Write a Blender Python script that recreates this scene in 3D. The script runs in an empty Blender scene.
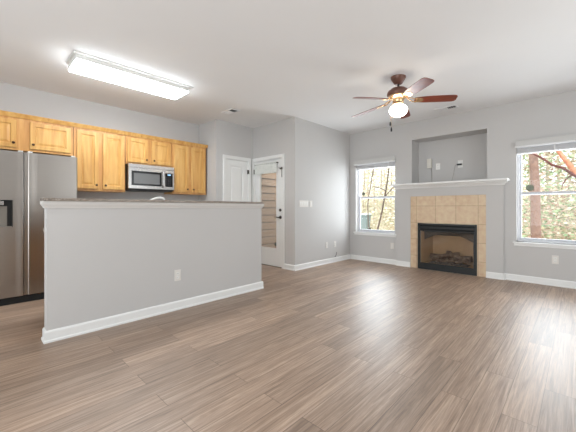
import bpy, bmesh, math, random
from mathutils import Vector, Matrix
random.seed(7)
S = bpy.context.scene
COL = S.collection

# ------------------------------------------------------------------ camera, world, lights, exposure
H_CAM, H = 1.113, 2.735
cam_d = bpy.data.cameras.new('camera'); cam = bpy.data.objects.new('camera', cam_d); COL.objects.link(cam)
cam.location = (0, 0, H_CAM); cam.rotation_euler = (math.radians(90), 0, math.radians(43.75))
cam_d.sensor_width = 36.0; cam_d.lens = 36.0 * 304.0 / 576.0
cam_d.shift_y = -8.0 / 576.0; cam_d.clip_start = .02
S.camera = cam
S.view_settings.view_transform = 'Standard'; S.view_settings.look = 'None'
S.view_settings.gamma = 1.0; S.view_settings.use_curve_mapping = False
S.view_settings.exposure = -0.09
S.render.film_transparent = False

W = bpy.data.worlds.new('overcast_sky'); S.world = W; W.use_nodes = True
wn, wl = W.node_tree.nodes, W.node_tree.links
bg = wn['Background']; bg.inputs['Color'].default_value = (.92, .97, 1.0, 1); bg.inputs['Strength'].default_value = 2.5

def area(name, loc, rot, sx, sy, power, col=(1, 1, 1)):
    d = bpy.data.lights.new(name, 'AREA'); d.shape = 'RECTANGLE'; d.size = sx; d.size_y = sy
    d.energy = power; d.color = col
    o = bpy.data.objects.new(name, d); COL.objects.link(o); o.location = loc; o.rotation_euler = rot
    return o
R = math.radians
# fill lamps added at assumed openings out of view, tilted up to brighten the ceiling
area('fill_rear_opening', (-1.1, -2.46, 1.35), (R(90 + 42), 0, 0), 4.2, 2.3, 92, (.86, .94, 1))
area('fill_side_opening', (1.56, 3.3, 1.35), (R(90 + 40), 0, R(90)), 2.6, 2.2, 2, (.86, .94, 1))
# daylight at the two windows of the fireplace wall
area('daylight_window_left', (-3.05, 5.98, 1.3), (R(-90), 0, 0), .84, 1.3, 40, (.84, .93, 1))
area('daylight_window_right', (-.25, 5.98, 1.3), (R(-90), 0, 0), .84, 1.3, 40, (.84, .93, 1))
sun_d = bpy.data.lights.new('sun', 'SUN'); sun_d.energy = 3.2; sun_d.angle = R(8); sun_d.color = (1, .93, .82)
sun = bpy.data.objects.new('sun', sun_d); COL.objects.link(sun); sun.rotation_euler = (R(38), 0, R(25))

# ------------------------------------------------------------------ materials
def lin(c):
    return tuple(((v / 255) / 12.92 if v / 255 <= .04045 else ((v / 255 + .055) / 1.055) ** 2.4) for v in c) + (1,)
MATS = {}
def mat(name, rgb, rough=.5, metal=0., var=.03, scale=9., bump=0., coat=0., stretch=(1, 1, 1), rgb2=None, spec=.5):
    if name in MATS: return MATS[name]
    m = bpy.data.materials.new(name); m.use_nodes = True
    n, l = m.node_tree.nodes, m.node_tree.links
    b = n['Principled BSDF']
    b.inputs['Roughness'].default_value = rough; b.inputs['Metallic'].default_value = metal
    b.inputs['Coat Weight'].default_value = coat; b.inputs['Specular IOR Level'].default_value = spec
    c = lin(rgb)
    tc = n.new('ShaderNodeTexCoord'); mp = n.new('ShaderNodeMapping'); mp.inputs['Scale'].default_value = stretch
    nz = n.new('ShaderNodeTexNoise'); nz.inputs['Scale'].default_value = scale; nz.inputs['Detail'].default_value = 3
    l.new(tc.outputs['Object'], mp.inputs['Vector']); l.new(mp.outputs[0], nz.inputs['Vector'])
    mx = n.new('ShaderNodeMix'); mx.data_type = 'RGBA'
    if rgb2 is None:
        mx.inputs[6].default_value = tuple(min(1, v * (1 - var)) for v in c[:3]) + (1,)
        mx.inputs[7].default_value = tuple(min(1, v * (1 + var)) for v in c[:3]) + (1,)
        l.new(nz.outputs['Fac'], mx.inputs[0])
    else:
        mx.inputs[6].default_value = c; mx.inputs[7].default_value = lin(rgb2)
        cr = n.new('ShaderNodeMapRange'); cr.inputs[1].default_value = .35; cr.inputs[2].default_value = .65
        l.new(nz.outputs['Fac'], cr.inputs[0]); l.new(cr.outputs[0], mx.inputs[0])
    l.new(mx.outputs[2], b.inputs['Base Color'])
    if bump:
        bp = n.new('ShaderNodeBump'); bp.inputs['Strength'].default_value = bump; bp.inputs['Distance'].default_value = .01
        l.new(nz.outputs['Fac'], bp.inputs['Height']); l.new(bp.outputs[0], b.inputs['Normal'])
    MATS[name] = m
    return m
def emis(name, rgb, strength):
    m = mat(name, rgb, .4)
    b = m.node_tree.nodes['Principled BSDF']
    b.inputs['Emission Color'].default_value = lin(rgb); b.inputs['Emission Strength'].default_value = strength
    return m
def glass_mat(name, tint=(1, 1, 1), refl=.5):
    m = bpy.data.materials.new(name); m.use_nodes = True
    n, l = m.node_tree.nodes, m.node_tree.links; n.remove(n['Principled BSDF'])
    tr = n.new('ShaderNodeBsdfTransparent'); tr.inputs[0].default_value = tint + (1,)
    gl = n.new('ShaderNodeBsdfGlossy'); gl.inputs['Roughness'].default_value = .02
    fr = n.new('ShaderNodeFresnel'); fr.inputs[0].default_value = 1.45
    mu = n.new('ShaderNodeMath'); mu.operation = 'MULTIPLY'; mu.inputs[1].default_value = refl
    nz = n.new('ShaderNodeTexNoise'); nz.inputs['Scale'].default_value = 2.0
    bp = n.new('ShaderNodeBump'); bp.inputs['Strength'].default_value = .01
    l.new(nz.outputs['Fac'], bp.inputs['Height']); l.new(bp.outputs[0], gl.inputs['Normal'])
    mx = n.new('ShaderNodeMixShader'); l.new(fr.outputs[0], mu.inputs[0]); l.new(mu.outputs[0], mx.inputs[0])
    l.new(tr.outputs[0], mx.inputs[1]); l.new(gl.outputs[0], mx.inputs[2]); l.new(mx.outputs[0], n['Material Output'].inputs[0])
    MATS[name] = m
    return m

def floor_material():
    m = bpy.data.materials.new('vinyl_plank'); m.use_nodes = True
    n, l = m.node_tree.nodes, m.node_tree.links; b = n['Principled BSDF']
    geo = n.new('ShaderNodeNewGeometry'); sp = n.new('ShaderNodeSeparateXYZ'); l.new(geo.outputs['Position'], sp.inputs[0])
    cb = n.new('ShaderNodeCombineXYZ'); l.new(sp.outputs['Y'], cb.inputs[0]); l.new(sp.outputs['X'], cb.inputs[1])
    def brick(c1, c2, mo, ms):
        t = n.new('ShaderNodeTexBrick'); t.offset = .37; t.offset_frequency = 2; t.squash = 1
        t.inputs['Color1'].default_value = c1; t.inputs['Color2'].default_value = c2; t.inputs['Mortar'].default_value = mo
        t.inputs['Scale'].default_value = 1; t.inputs['Mortar Size'].default_value = ms
        t.inputs['Mortar Smooth'].default_value = .3; t.inputs['Brick Width'].default_value = 1.22; t.inputs['Row Height'].default_value = .152
        l.new(cb.outputs[0], t.inputs['Vector']); return t
    tb = brick((0, 0, 0, 1), (1, 1, 1, 1), (.5, .5, .5, 1), 0.0)          # one random grey per plank
    rb = n.new('ShaderNodeRGBToBW'); l.new(tb.outputs['Color'], rb.inputs[0])
    sc = n.new('ShaderNodeMath'); sc.operation = 'MULTIPLY'; sc.inputs[1].default_value = 37.0; l.new(rb.outputs[0], sc.inputs[0])
    off = n.new('ShaderNodeCombineXYZ'); l.new(sc.outputs[0], off.inputs[0]); l.new(sc.outputs[0], off.inputs[2])
    ad = n.new('ShaderNodeVectorMath'); ad.operation = 'ADD'; l.new(cb.outputs[0], ad.inputs[0]); l.new(off.outputs[0], ad.inputs[1])
    def grain(sx, sy, scale, detail, dist):
        mp = n.new('ShaderNodeMapping'); mp.inputs['Scale'].default_value = (sx, sy, 1)
        l.new(ad.outputs[0], mp.inputs[0])
        z = n.new('ShaderNodeTexNoise'); z.inputs['Scale'].default_value = scale; z.inputs['Detail'].default_value = detail
        z.inputs['Roughness'].default_value = .65; z.inputs['Distortion'].default_value = dist
        l.new(mp.outputs[0], z.inputs['Vector']); return z
    g1 = grain(.45, 13, 2.6, 10, 1.6)
    g2 = grain(3.2, 70, 2.2, 5, .6)
    cr = n.new('ShaderNodeValToRGB'); l.new(g1.outputs['Fac'], cr.inputs[0])
    e = cr.color_ramp.elements
    e[0].position = .28; e[0].color = lin((112, 88, 71)); e[1].position = .74; e[1].color = lin((192, 167, 147))
    k = cr.color_ramp.elements.new(.5); k.color = lin((156, 131, 111))
    m2 = n.new('ShaderNodeMix'); m2.data_type = 'RGBA'; m2.blend_type = 'OVERLAY'; m2.inputs[0].default_value = .6
    l.new(cr.outputs[0], m2.inputs[6]); l.new(g2.outputs['Fac'], m2.inputs[7])
    m3 = n.new('ShaderNodeMix'); m3.data_type = 'RGBA'; m3.blend_type = 'MULTIPLY'; m3.inputs[0].default_value = 1
    mr = n.new('ShaderNodeMapRange'); mr.inputs[3].default_value = .80; mr.inputs[4].default_value = 1.12
    l.new(rb.outputs[0], mr.inputs[0]); l.new(m2.outputs[2], m3.inputs[6]); l.new(mr.outputs[0], m3.inputs[7])
    ts = brick((1, 1, 1, 1), (1, 1, 1, 1), (.5, .46, .43, 1), .0022)       # the seams
    m4 = n.new('ShaderNodeMix'); m4.data_type = 'RGBA'; m4.blend_type = 'MULTIPLY'; m4.inputs[0].default_value = 1
    l.new(m3.outputs[2], m4.inputs[6]); l.new(ts.outputs['Color'], m4.inputs[7])
    l.new(m4.outputs[2], b.inputs['Base Color']); b.inputs['Specular IOR Level'].default_value = 1.0
    rr = n.new('ShaderNodeMapRange'); rr.inputs[3].default_value = .36; rr.inputs[4].default_value = .50
    l.new(g2.outputs['Fac'], rr.inputs[0]); l.new(rr.outputs[0], b.inputs['Roughness'])
    bp = n.new('ShaderNodeBump'); bp.inputs['Strength'].default_value = .12; bp.inputs['Distance'].default_value = .004
    l.new(g2.outputs['Fac'], bp.inputs['Height']); l.new(bp.outputs[0], b.inputs['Normal'])
    return m

def tile_material():
    m = bpy.data.materials.new('beige_tile'); m.use_nodes = True
    n, l = m.node_tree.nodes, m.node_tree.links; b = n['Principled BSDF']
    geo = n.new('ShaderNodeNewGeometry'); sp = n.new('ShaderNodeSeparateXYZ'); l.new(geo.outputs['Position'], sp.inputs[0])
    cb = n.new('ShaderNodeCombineXYZ')
    ax = n.new('ShaderNodeMath'); ax.inputs[1].default_value = 1.518 + 3.3; l.new(sp.outputs['X'], ax.inputs[0])
    az = n.new('ShaderNodeMath'); az.inputs[1].default_value = .305 * 3 - .845; l.new(sp.outputs['Z'], az.inputs[0])
    l.new(ax.outputs[0], cb.inputs[0]); l.new(az.outputs[0], cb.inputs[1])
    t = n.new('ShaderNodeTexBrick'); t.offset = 0; t.inputs['Scale'].default_value = 1
    t.inputs['Brick Width'].default_value = .33; t.inputs['Row Height'].default_value = .305; t.inputs['Mortar Size'].default_value = .004
    t.inputs['Color1'].default_value = lin((218, 194, 164)); t.inputs['Color2'].default_value = lin((211, 184, 152)); t.inputs['Mortar'].default_value = lin((178, 150, 120))
    l.new(cb.outputs[0], t.inputs['Vector'])
    nz = n.new('ShaderNodeTexNoise'); nz.inputs['Scale'].default_value = 14; nz.inputs['Detail'].default_value = 6
    l.new(geo.outputs['Position'], nz.inputs['Vector'])
    mx = n.new('ShaderNodeMix'); mx.data_type = 'RGBA'; mx.blend_type = 'OVERLAY'; mx.inputs[0].default_value = .35
    l.new(t.outputs['Color'], mx.inputs[6]); l.new(nz.outputs['Fac'], mx.inputs[7]); l.new(mx.outputs[2], b.inputs['Base Color'])
    b.inputs['Roughness'].default_value = .45
    return m

def wood_material(name, a, b_, c, vertical=True, rough=.38):
    m = bpy.data.materials.new(name); m.use_nodes = True
    n, l = m.node_tree.nodes, m.node_tree.links; b = n['Principled BSDF']
    geo = n.new('ShaderNodeNewGeometry'); oi = n.new('ShaderNodeObjectInfo')
    mp = n.new('ShaderNodeMapping'); mp.inputs['Scale'].default_value = (8, 8, .8) if vertical else (1, 9, 9)
    ad = n.new('ShaderNodeVectorMath'); ad.operation = 'ADD'
    ml = n.new('ShaderNodeMath'); ml.operation = 'MULTIPLY'; ml.inputs[1].default_value = 30; l.new(oi.outputs['Random'], ml.inputs[0])
    l.new(geo.outputs['Position'], mp.inputs[0]); l.new(mp.outputs[0], ad.inputs[0]); l.new(ml.outputs[0], ad.inputs[1])
    z = n.new('ShaderNodeTexNoise'); z.inputs['Scale'].default_value = 2.0; z.inputs['Detail'].default_value = 7; z.inputs['Distortion'].default_value = .8
    l.new(ad.outputs[0], z.inputs['Vector'])
    cr = n.new('ShaderNodeValToRGB'); l.new(z.outputs['Fac'], cr.inputs[0]); e = cr.color_ramp.elements
    e[0].position = .3; e[0].color = lin(a); e[1].position = .72; e[1].color = lin(c); k = e.new(.5); k.color = lin(b_)
    l.new(cr.outputs[0], b.inputs['Base Color']); b.inputs['Roughness'].default_value = rough
    MATS[name] = m
    return m

def speckle_material(name, cols, scale, rough=.25):
    m = bpy.data.materials.new(name); m.use_nodes = True
    n, l = m.node_tree.nodes, m.node_tree.links; b = n['Principled BSDF']
    geo = n.new('ShaderNodeNewGeometry'); v = n.new('ShaderNodeTexVoronoi'); v.inputs['Scale'].default_value = scale
    l.new(geo.outputs['Position'], v.inputs['Vector'])
    sp = n.new('ShaderNodeSeparateColor'); l.new(v.outputs['Color'], sp.inputs[0])
    cr = n.new('ShaderNodeValToRGB'); cr.color_ramp.interpolation = 'CONSTANT'; e = cr.color_ramp.elements
    e[0].color = lin(cols[0]); e[1].position = 1 / len(cols); e[1].color = lin(cols[1])
    for i in range(2, len(cols)):
        k = e.new(i / len(cols)); k.color = lin(cols[i])
    l.new(sp.outputs[0], cr.inputs[0]); l.new(cr.outputs[0], b.inputs['Base Color']); b.inputs['Roughness'].default_value = rough
    MATS[name] = m
    return m

def leaf_material(name, cols):
    m = bpy.data.materials.new(name); m.use_nodes = True
    n, l = m.node_tree.nodes, m.node_tree.links; b = n['Principled BSDF']
    geo = n.new('ShaderNodeNewGeometry'); cr = n.new('ShaderNodeValToRGB'); cr.color_ramp.interpolation = 'CONSTANT'
    e = cr.color_ramp.elements; e[0].color = lin(cols[0]); e[1].position = 1 / len(cols); e[1].color = lin(cols[1])
    for i in range(2, len(cols)):
        k = e.new(i / len(cols)); k.color = lin(cols[i])
    l.new(geo.outputs['Random Per Island'], cr.inputs[0]); l.new(cr.outputs[0], b.inputs['Base Color'])
    b.inputs['Roughness'].default_value = .7
    MATS[name] = m
    return m

M_wall = mat('wall_paint', (199, 197, 195), .75, var=.012, scale=3, spec=.3)
M_ceil = mat('ceiling_paint', (236, 236, 236), .85, var=.01, scale=3, spec=.2)
M_trim = mat('white_trim', (236, 236, 234), .4, var=.01)
M_white = mat('white_plastic', (238, 237, 233), .4, var=.01)
M_offwhite = mat('switch_plastic', (226, 222, 216), .4, var=.01)
M_slot = mat('dark_slot', (44, 42, 40), .6)
M_floor = floor_material()
M_tile = tile_material()
M_maple = wood_material('maple', (196, 142, 76), (212, 162, 92), (226, 184, 116))
M_maple2 = wood_material('maple_frame', (186, 130, 70), (204, 150, 86), (220, 172, 108))
M_steel = mat('stainless_steel', (172, 166, 160), .3, 1.0, var=.04, scale=3, stretch=(1, 1, 40))
M_steel2 = mat('bright_steel', (192, 190, 188), .26, 1.0, var=.03, scale=3)
M_black = mat('black_plastic', (18, 18, 19), .4)
M_blackglass = mat('black_glass', (14, 15, 17), .1)
M_gasket = mat('dark_gasket', (10, 10, 10), .7)
M_knob = mat('bronze_knob', (70, 48, 36), .35, .8)
M_granite = speckle_material('granite', [(120, 108, 98), (168, 156, 144), (92, 84, 78), (190, 180, 168), (140, 126, 112)], 220)
M_chrome = mat('chrome', (235, 235, 235), .15, 1.0)
M_nickel = mat('dark_nickel', (96, 92, 88), .35, .9)
M_glass = glass_mat('window_glass')
M_fglass = glass_mat('fireplace_glass', (.93, .93, .93), .8)
M_iron = mat('black_iron', (40, 42, 43), .42, .3, var=.08, scale=40)
M_firebrick = mat('refractory_panel', (206, 170, 130), .85, var=.12, scale=14, bump=.3)
M_log = mat('ceramic_log', (92, 70, 56), .85, rgb2=(150, 128, 108), scale=16, bump=.6)
M_ember = mat('ember_bed', (70, 60, 54), .9, rgb2=(150, 140, 130), scale=60, bump=.6)
M_fanbrown = mat('fan_bronze', (112, 78, 66), .35, .3, var=.06)
M_brass = mat('fan_brass', (226, 192, 150), .25, .9, var=.04)
M_blade = wood_material('cherry_blade', (96, 42, 28), (122, 54, 36), (142, 70, 48), False, .28)
M_globe = emis('lit_globe', (255, 246, 230), 14.0)
M_diff = emis('lit_diffuser', (244, 251, 255), 29.0)
M_fixt = mat('fixture_white', (225, 225, 222), .5)
M_blind = mat('blind_white', (232, 232, 232), .5, var=.01)
M_valance = mat('shaded_valance_white', (200, 199, 196), .5, var=.01)  # blind white greyed to paint in the shade on the valance front
M_slats = mat('blind_slats', (222, 222, 224), .5, var=.02)
M_vinyl = mat('window_vinyl', (240, 241, 245), .4, var=.01)
M_sash = mat('shaded_sash_vinyl', (206, 208, 214), .4, var=.01)  # window vinyl darkened: the backlit shade of the sashes is in the colour
M_decal = mat('sticker_print', (88, 96, 78), .5, rgb2=(140, 146, 128), scale=30)
M_decal2 = mat('sticker_dark', (58, 58, 54), .5, rgb2=(110, 108, 100), scale=40)
M_fabric = mat('valance_fabric', (230, 231, 226), .9, rgb2=(208, 211, 206), scale=30, bump=.2)
M_cable = mat('grey_cable', (150, 144, 136), .6)

# ------------------------------------------------------------------ mesh helpers
class MB:
    """collects shapes in world coordinates and links them as one mesh object"""
    def __init__(s): s.bm = bmesh.new()
    def box(s, a, b, bev=0.):
        lo = [min(a[i], b[i]) for i in range(3)]; hi = [max(a[i], b[i]) for i in range(3)]
        t = bmesh.new()
        bmesh.ops.create_cube(t, size=1)
        for v in t.verts:
            v.co = Vector([(lo[i] + hi[i]) / 2 + v.co[i] * (hi[i] - lo[i]) for i in range(3)])
        if bev: bmesh.ops.bevel(t, geom=list(t.edges), offset=bev, segments=2, profile=.6, affect='EDGES')
        s.merge(t); return s
    def merge(s, t):
        me = bpy.data.meshes.new('tmp'); t.to_mesh(me); t.free(); s.bm.from_mesh(me); bpy.data.meshes.remove(me)
    def quad(s, *p):
        s.bm.faces.new([s.bm.verts.new(q) for q in p]); return s
    def prism(s, pts, f, t0, t1):
        """pts: 2D polygon; f(p, t) -> 3D; extruded from t0 to t1"""
        a = [s.bm.verts.new(f(p, t0)) for p in pts]; b = [s.bm.verts.new(f(p, t1)) for p in pts]
        s.bm.faces.new(a); s.bm.faces.new(b[::-1]); k = len(pts)
        for i in range(k): s.bm.faces.new((a[i], a[(i + 1) % k], b[(i + 1) % k], b[i]))
        return s
    def loops(s, rings, cap0=True, cap1=True):
        V = [[s.bm.verts.new(p) for p in r] for r in rings]; k = len(rings[0])
        for a, b in zip(V, V[1:]):
            for i in range(k): s.bm.faces.new((a[i], a[(i + 1) % k], b[(i + 1) % k], b[i]))
        if cap0: s.bm.faces.new(V[0][::-1])
        if cap1: s.bm.faces.new(V[-1])
        return s
    def lathe(s, c, prof, seg=24, axis='z', cap=True):
        rings = []
        for r, h in prof:
            ring = []
            for i in range(seg):
                t = 2 * math.pi * i / seg; u, v = r * math.cos(t), r * math.sin(t)
                d = {'z': (u, v, h), 'x': (h, u, v), 'y': (u, h, v)}[axis]
                ring.append((c[0] + d[0], c[1] + d[1], c[2] + d[2]))
            rings.append(ring)
        return s.loops(rings, cap, cap)
    def tube(s, pts, rad, seg=8):
        pts = [Vector(p) for p in pts]; n = len(pts)
        rads = rad if isinstance(rad, (list, tuple)) else [rad] * n
        rings = []; up = None
        for i, p in enumerate(pts):
            d = (pts[min(i + 1, n - 1)] - pts[max(i - 1, 0)]).normalized()
            if up is None: up = Vector((0, 0, 1)) if abs(d.z) < .9 else Vector((1, 0, 0))
            x = d.cross(up).normalized(); y = x.cross(d).normalized(); up = y
            rings.append([p + (x * math.cos(2 * math.pi * k / seg) + y * math.sin(2 * math.pi * k / seg)) * rads[i] for k in range(seg)])
        return s.loops(rings)
    def sheet(s, span, holes, P, thick):
        """slab with rectangular holes. span/holes = (u0,u1,z0,z1); P(u,z,d) -> world, d is depth behind the face"""
        us = sorted({span[0], span[1]} | {v for h in holes for v in h[:2]}); zs = sorted({span[2], span[3]} | {v for h in holes for v in h[2:]})
        us = [u for u in us if span[0] <= u <= span[1]]; zs = [z for z in zs if span[2] <= z <= span[3]]
        def solid(i, j):
            if i < 0 or j < 0 or i >= len(us) - 1 or j >= len(zs) - 1: return False
            u, z = (us[i] + us[i + 1]) / 2, (zs[j] + zs[j + 1]) / 2
            return not any(h[0] < u < h[1] and h[2] < z < h[3] for h in holes)
        for i in range(len(us) - 1):
            for j in range(len(zs) - 1):
                if not solid(i, j): continue
                a, b, c, d = us[i], us[i + 1], zs[j], zs[j + 1]
                s.quad(P(a, c, 0), P(b, c, 0), P(b, d, 0), P(a, d, 0)); s.quad(P(a, c, thick), P(a, d, thick), P(b, d, thick), P(b, c, thick))
                for (q, e) in (((i - 1, j), ((a, c), (a, d))), ((i + 1, j), ((b, d), (b, c))), ((i, j - 1), ((b, c), (a, c))), ((i, j + 1), ((a, d), (b, d)))):
                    if not solid(*q): s.quad(P(*e[0], 0), P(*e[1], 0), P(*e[1], thick), P(*e[0], thick))
        bmesh.ops.remove_doubles(s.bm, verts=s.bm.verts, dist=1e-5)
        return s
    def rect_loops(s, r, steps, P, cap0=False):
        """concentric rectangles: steps of (inset, d)"""
        rings = [[P(r[0] + i, r[2] + i, d), P(r[1] - i, r[2] + i, d), P(r[1] - i, r[3] - i, d), P(r[0] + i, r[3] - i, d)] for i, d in steps]
        return s.loops(rings, cap0, True)
    def build(s, name, m, parent=None, smooth=False):
        bmesh.ops.recalc_face_normals(s.bm, faces=s.bm.faces)
        co = [v.co for v in s.bm.verts]
        lo = Vector([min(c[i] for c in co) for i in range(3)]); hi = Vector([max(c[i] for c in co) for i in range(3)])
        org = Vector(((lo.x + hi.x) / 2, (lo.y + hi.y) / 2, lo.z))
        for v in s.bm.verts: v.co -= org
        me = bpy.data.meshes.new(name); s.bm.to_mesh(me); s.bm.free(); me.materials.append(m)
        if smooth:
            for p in me.polygons: p.use_smooth = True
            try: me.set_sharp_from_angle(angle=R(40))
            except Exception: pass
        o = bpy.data.objects.new(name, me); COL.objects.link(o)
        base = Vector((0, 0, 0)); q = parent
        while q: base += q.location; q = q.parent
        o.parent = parent; o.location = org - base
        return o
def tag(o, label=None, cat=None, group=None, kind=None):
    for k, v in (('label', label), ('category', cat), ('group', group), ('kind', kind)):
        if v: o[k] = v
    return o
def thing(name, label, cat, loc, group=None):
    o = bpy.data.objects.new(name, None); o.empty_display_size = .1; COL.objects.link(o); o.location = loc
    return tag(o, label, cat, group)
def struct(o, label=None): return tag(o, label, None, None, 'structure')
def copy_tree(o, parent=None):
    c = o.copy(); COL.objects.link(c); c.parent = parent
    for ch in list(o.children): copy_tree(ch, c)
    return c
def PX(x): return lambda u, z, d: (x - d, u, z)          # a face looking towards +X, u along Y
def PY(y): return lambda u, z, d: (u, y + d, z)          # a face looking towards -Y, u along X

# ------------------------------------------------------------------ the shell
YF, XS, YD, XP, YR, XK = 5.77, -3.64, 3.98, -4.79, 3.10, -5.38
XR, YB = 1.5, -2.4
BR = (-2.56, -.845); YBR = 5.72                                     # chimney breast
W1 = (-3.49, -2.61, .60, 2.07); W2 = (-.69, .19, .60, 2.07)
NI = (-2.285, -1.075, 1.57, 2.398); FB = (-2.155, -1.203, .0, .84)
porch = (XK - .5, XS - .14, YD + .14, YF + .5)
struct(MB().sheet((XK - .2, XR + .2, YB - .2, YF + .16), [porch], lambda u, v, d: (u, v, -d), .12).build('floor', M_floor), 'brown grey wood look plank floor')
struct(MB().sheet((XK - .2, XR + .2, YB - .2, YF + .16), [porch], lambda u, v, d: (u, v, H + d), .12).build('ceiling', M_ceil), 'flat white painted ceiling')
w = MB().sheet((XS - .14, XR + .14, 0, H), [W1, W2, NI, FB], PY(YF), .15)
niche_d = 6.12
w.quad((NI[0], YF + .15, NI[2]), (NI[0], niche_d, NI[2]), (NI[0], niche_d, NI[3]), (NI[0], YF + .15, NI[3]))
w.quad((NI[1], YF + .15, NI[2]), (NI[1], niche_d, NI[2]), (NI[1], niche_d, NI[3]), (NI[1], YF + .15, NI[3]))
w.quad((NI[0], YF + .15, NI[3]), (NI[1], YF + .15, NI[3]), (NI[1], niche_d, NI[3]), (NI[0], niche_d, NI[3]))
w.quad((NI[0], YF + .15, NI[2]), (NI[1], YF + .15, NI[2]), (NI[1], niche_d, NI[2]), (NI[0], niche_d, NI[2]))
w.quad((NI[0], niche_d, NI[2]), (NI[1], niche_d, NI[2]), (NI[1], niche_d, NI[3]), (NI[0], niche_d, NI[3]))
struct(w.build('wall_fireplace', M_wall), 'grey wall with the fireplace, niche and two windows')
struct(MB().sheet((BR[0], BR[1], 0, 1.475), [(-2.29, -1.078, 0, 1.33)], PY(YBR), .049).build('wall_breast', M_wall), 'shallow grey chimney breast round the fireplace')
struct(MB().box((XS - .14, YD, 0), (XS, YF, H)).build('wall_switch', M_wall), 'grey wall with light switches left of the window')
D1 = (-4.745, -3.955, 0, 2.05); D2 = (3.305, 3.845, 0, 2.05)
struct(MB().sheet((XP - .14, XS - .14, 0, H), [D1], PY(YD), .14).build('wall_door', M_wall), 'grey wall holding the glass door')
struct(MB().sheet((YR, YD, 0, H), [D2], PX(XP), .14).build('wall_pantry', M_wall), 'short grey wall holding the pantry door')
struct(MB().box((XK - .14, YR, 0), (XP - .14, YR + .12, H)).build('wall_return', M_wall), 'short grey wall at the end of the kitchen cabinets')
struct(MB().box((XK - .14, YB, 0), (XK, YR, H)).build('wall_kitchen', M_wall), 'grey kitchen wall behind the cabinets')
struct(MB().box((XP - .9, YR + .12, 0), (XP - .75, YD + .14, H)).build('wall_pantry_rear', M_wall), 'inner wall of the pantry closet')
struct(MB().sheet((YB - .14, YF, 0, H), [(2.0, 4.6, .15, 2.5)], lambda u, z, d: (XR + d, u, z), .14).build('wall_right', M_wall), 'side wall with an unseen wide opening added for fill light')
struct(MB().sheet((XK - .14, XR, 0, H), [(-3.3, 1.1, .15, 2.5)], lambda u, z, d: (u, YB - d, z), .14).build('wall_rear', M_wall), 'rear wall with an unseen wide opening added for fill light')
HW = (-3.295, -3.18, .436, 2.79, 1.113)
struct(MB().box((HW[0], HW[2], 0), (HW[1], HW[3], HW[4] + .058)).build('wall_half', M_wall), 'grey half wall between kitchen and living room')

# baseboards: tall board, rounded top, shoe at the floor
BPROF = [(0, 0), (.022, 0), (.022, .014), (.013, .022), (.013, .082), (.009, .092), (.004, .097), (0, .097)]
def baseboard(name, runs):
    mb = MB()
    for (a, b, nrm) in runs:                                        # a, b on the floor, nrm the outward direction
        a, b, nv = Vector(a), Vector(b), Vector(nrm)
        d = (b - a)
        mb.prism(BPROF, lambda p, t: (a.x + d.x * t + nv.x * p[0], a.y + d.y * t + nv.y * p[0], p[1]), 0, 1)
    return struct(mb.build(name, M_trim))
e = .0005
baseboard('baseboard_switch', [((XS + e, YD - .022), (XS + e, YF - .002), (1, 0))])
baseboard('baseboard_door', [((-3.903, YD - e), (XS + .0, YD - e), (0, -1))])
baseboard('baseboard_fireplace_left', [((XS + .023, YF - e), (BR[0] - .001, YF - e), (0, -1))])
baseboard('baseboard_fireplace_right', [((BR[1] + .001, YF - e), (XR - .001, YF - e), (0, -1))])
baseboard('baseboard_breast_left', [((BR[0], YBR - e), (-2.292, YBR - e), (0, -1))])
baseboard('baseboard_breast_right', [((-1.076, YBR - e), (BR[1], YBR - e), (0, -1)), ((BR[1] + e, YBR - .022), (BR[1] + e, YF - .024), (1, 0))])
baseboard('baseboard_half', [((HW[1] + e, HW[2] - .022), (HW[1] + e, HW[3] + .022), (1, 0)), ((HW[0], HW[2] - e), (HW[1], HW[2] - e), (0, -1)),
                             ((HW[0], HW[3] + e), (HW[1], HW[3] + e), (0, 1))])
baseboard('baseboard_right', [((XR - e, YB + .001), (XR - e, YF - .024), (-1, 0))])

# ------------------------------------------------------------------ windows of the fireplace wall
def window(name, r, label, sr_, sx_):
    root = struct(bpy.data.objects.new(name, None), label); COL.objects.link(root); root.location = ((r[0] + r[1]) / 2, YF + .1, r[2])
    y0 = YF + .085
    f = MB().sheet((r[0] + .001, r[1] - .001, r[2] + .001, r[3] - .001), [(r[0] + .028, r[1] - .028, r[2] + .026, r[3] - .026)], PY(y0), .06)
    f.build('window_frame', M_vinyl, root)
    zm = 1.335
    for nm, za, zb, yy in (('upper_sash', zm - .02, r[3] - .027, y0 + .034), ('lower_sash', r[2] + .027, zm + .02, y0 + .008)):
        s_ = MB().sheet((r[0] + .029, r[1] - .029, za, zb), [(r[0] + .052, r[1] - .052, za + .03, zb - .03)], PY(yy), .024).build(nm, M_sash, root)
        MB().box((r[0] + .051, yy + .009, za + .029), (r[1] - .051, yy + .015, zb - .029)).build('glass_pane', M_glass, s_)
    MB().box(((r[0] + r[1]) / 2 - .035, y0 - .006, zm + .005), ((r[0] + r[1]) / 2 + .035, y0 + .008, zm + .021), .003).build('sash_lock', M_vinyl, root)
    s_ = MB().box((r[0] - .045, YF - .035, r[2] - .022), (r[1] + .04, y0, r[2] + .0), .004).build('window_sill', M_trim, root)
    MB().box((r[0] - .03, YF - .014, r[2] - .06), (r[1] + .025, YF - .0005, r[2] - .0225), .003).build('sill_apron', M_trim, root)
    c = (r[0] + sx_, y0 + .042, zm + .085)
    MB().lathe((c[0], y0 + .0395, c[2]), [(.001, 0), (sr_, 0), (sr_, .002), (.001, .002)], 20, 'y').build('sticker', M_decal, root)
    return root
window('window_1', W1, 'left window beside the fireplace with a round sticker', .038, .115)
window('window_2', W2, 'right window beside the fireplace with an oval sticker', .05, .15)
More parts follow.
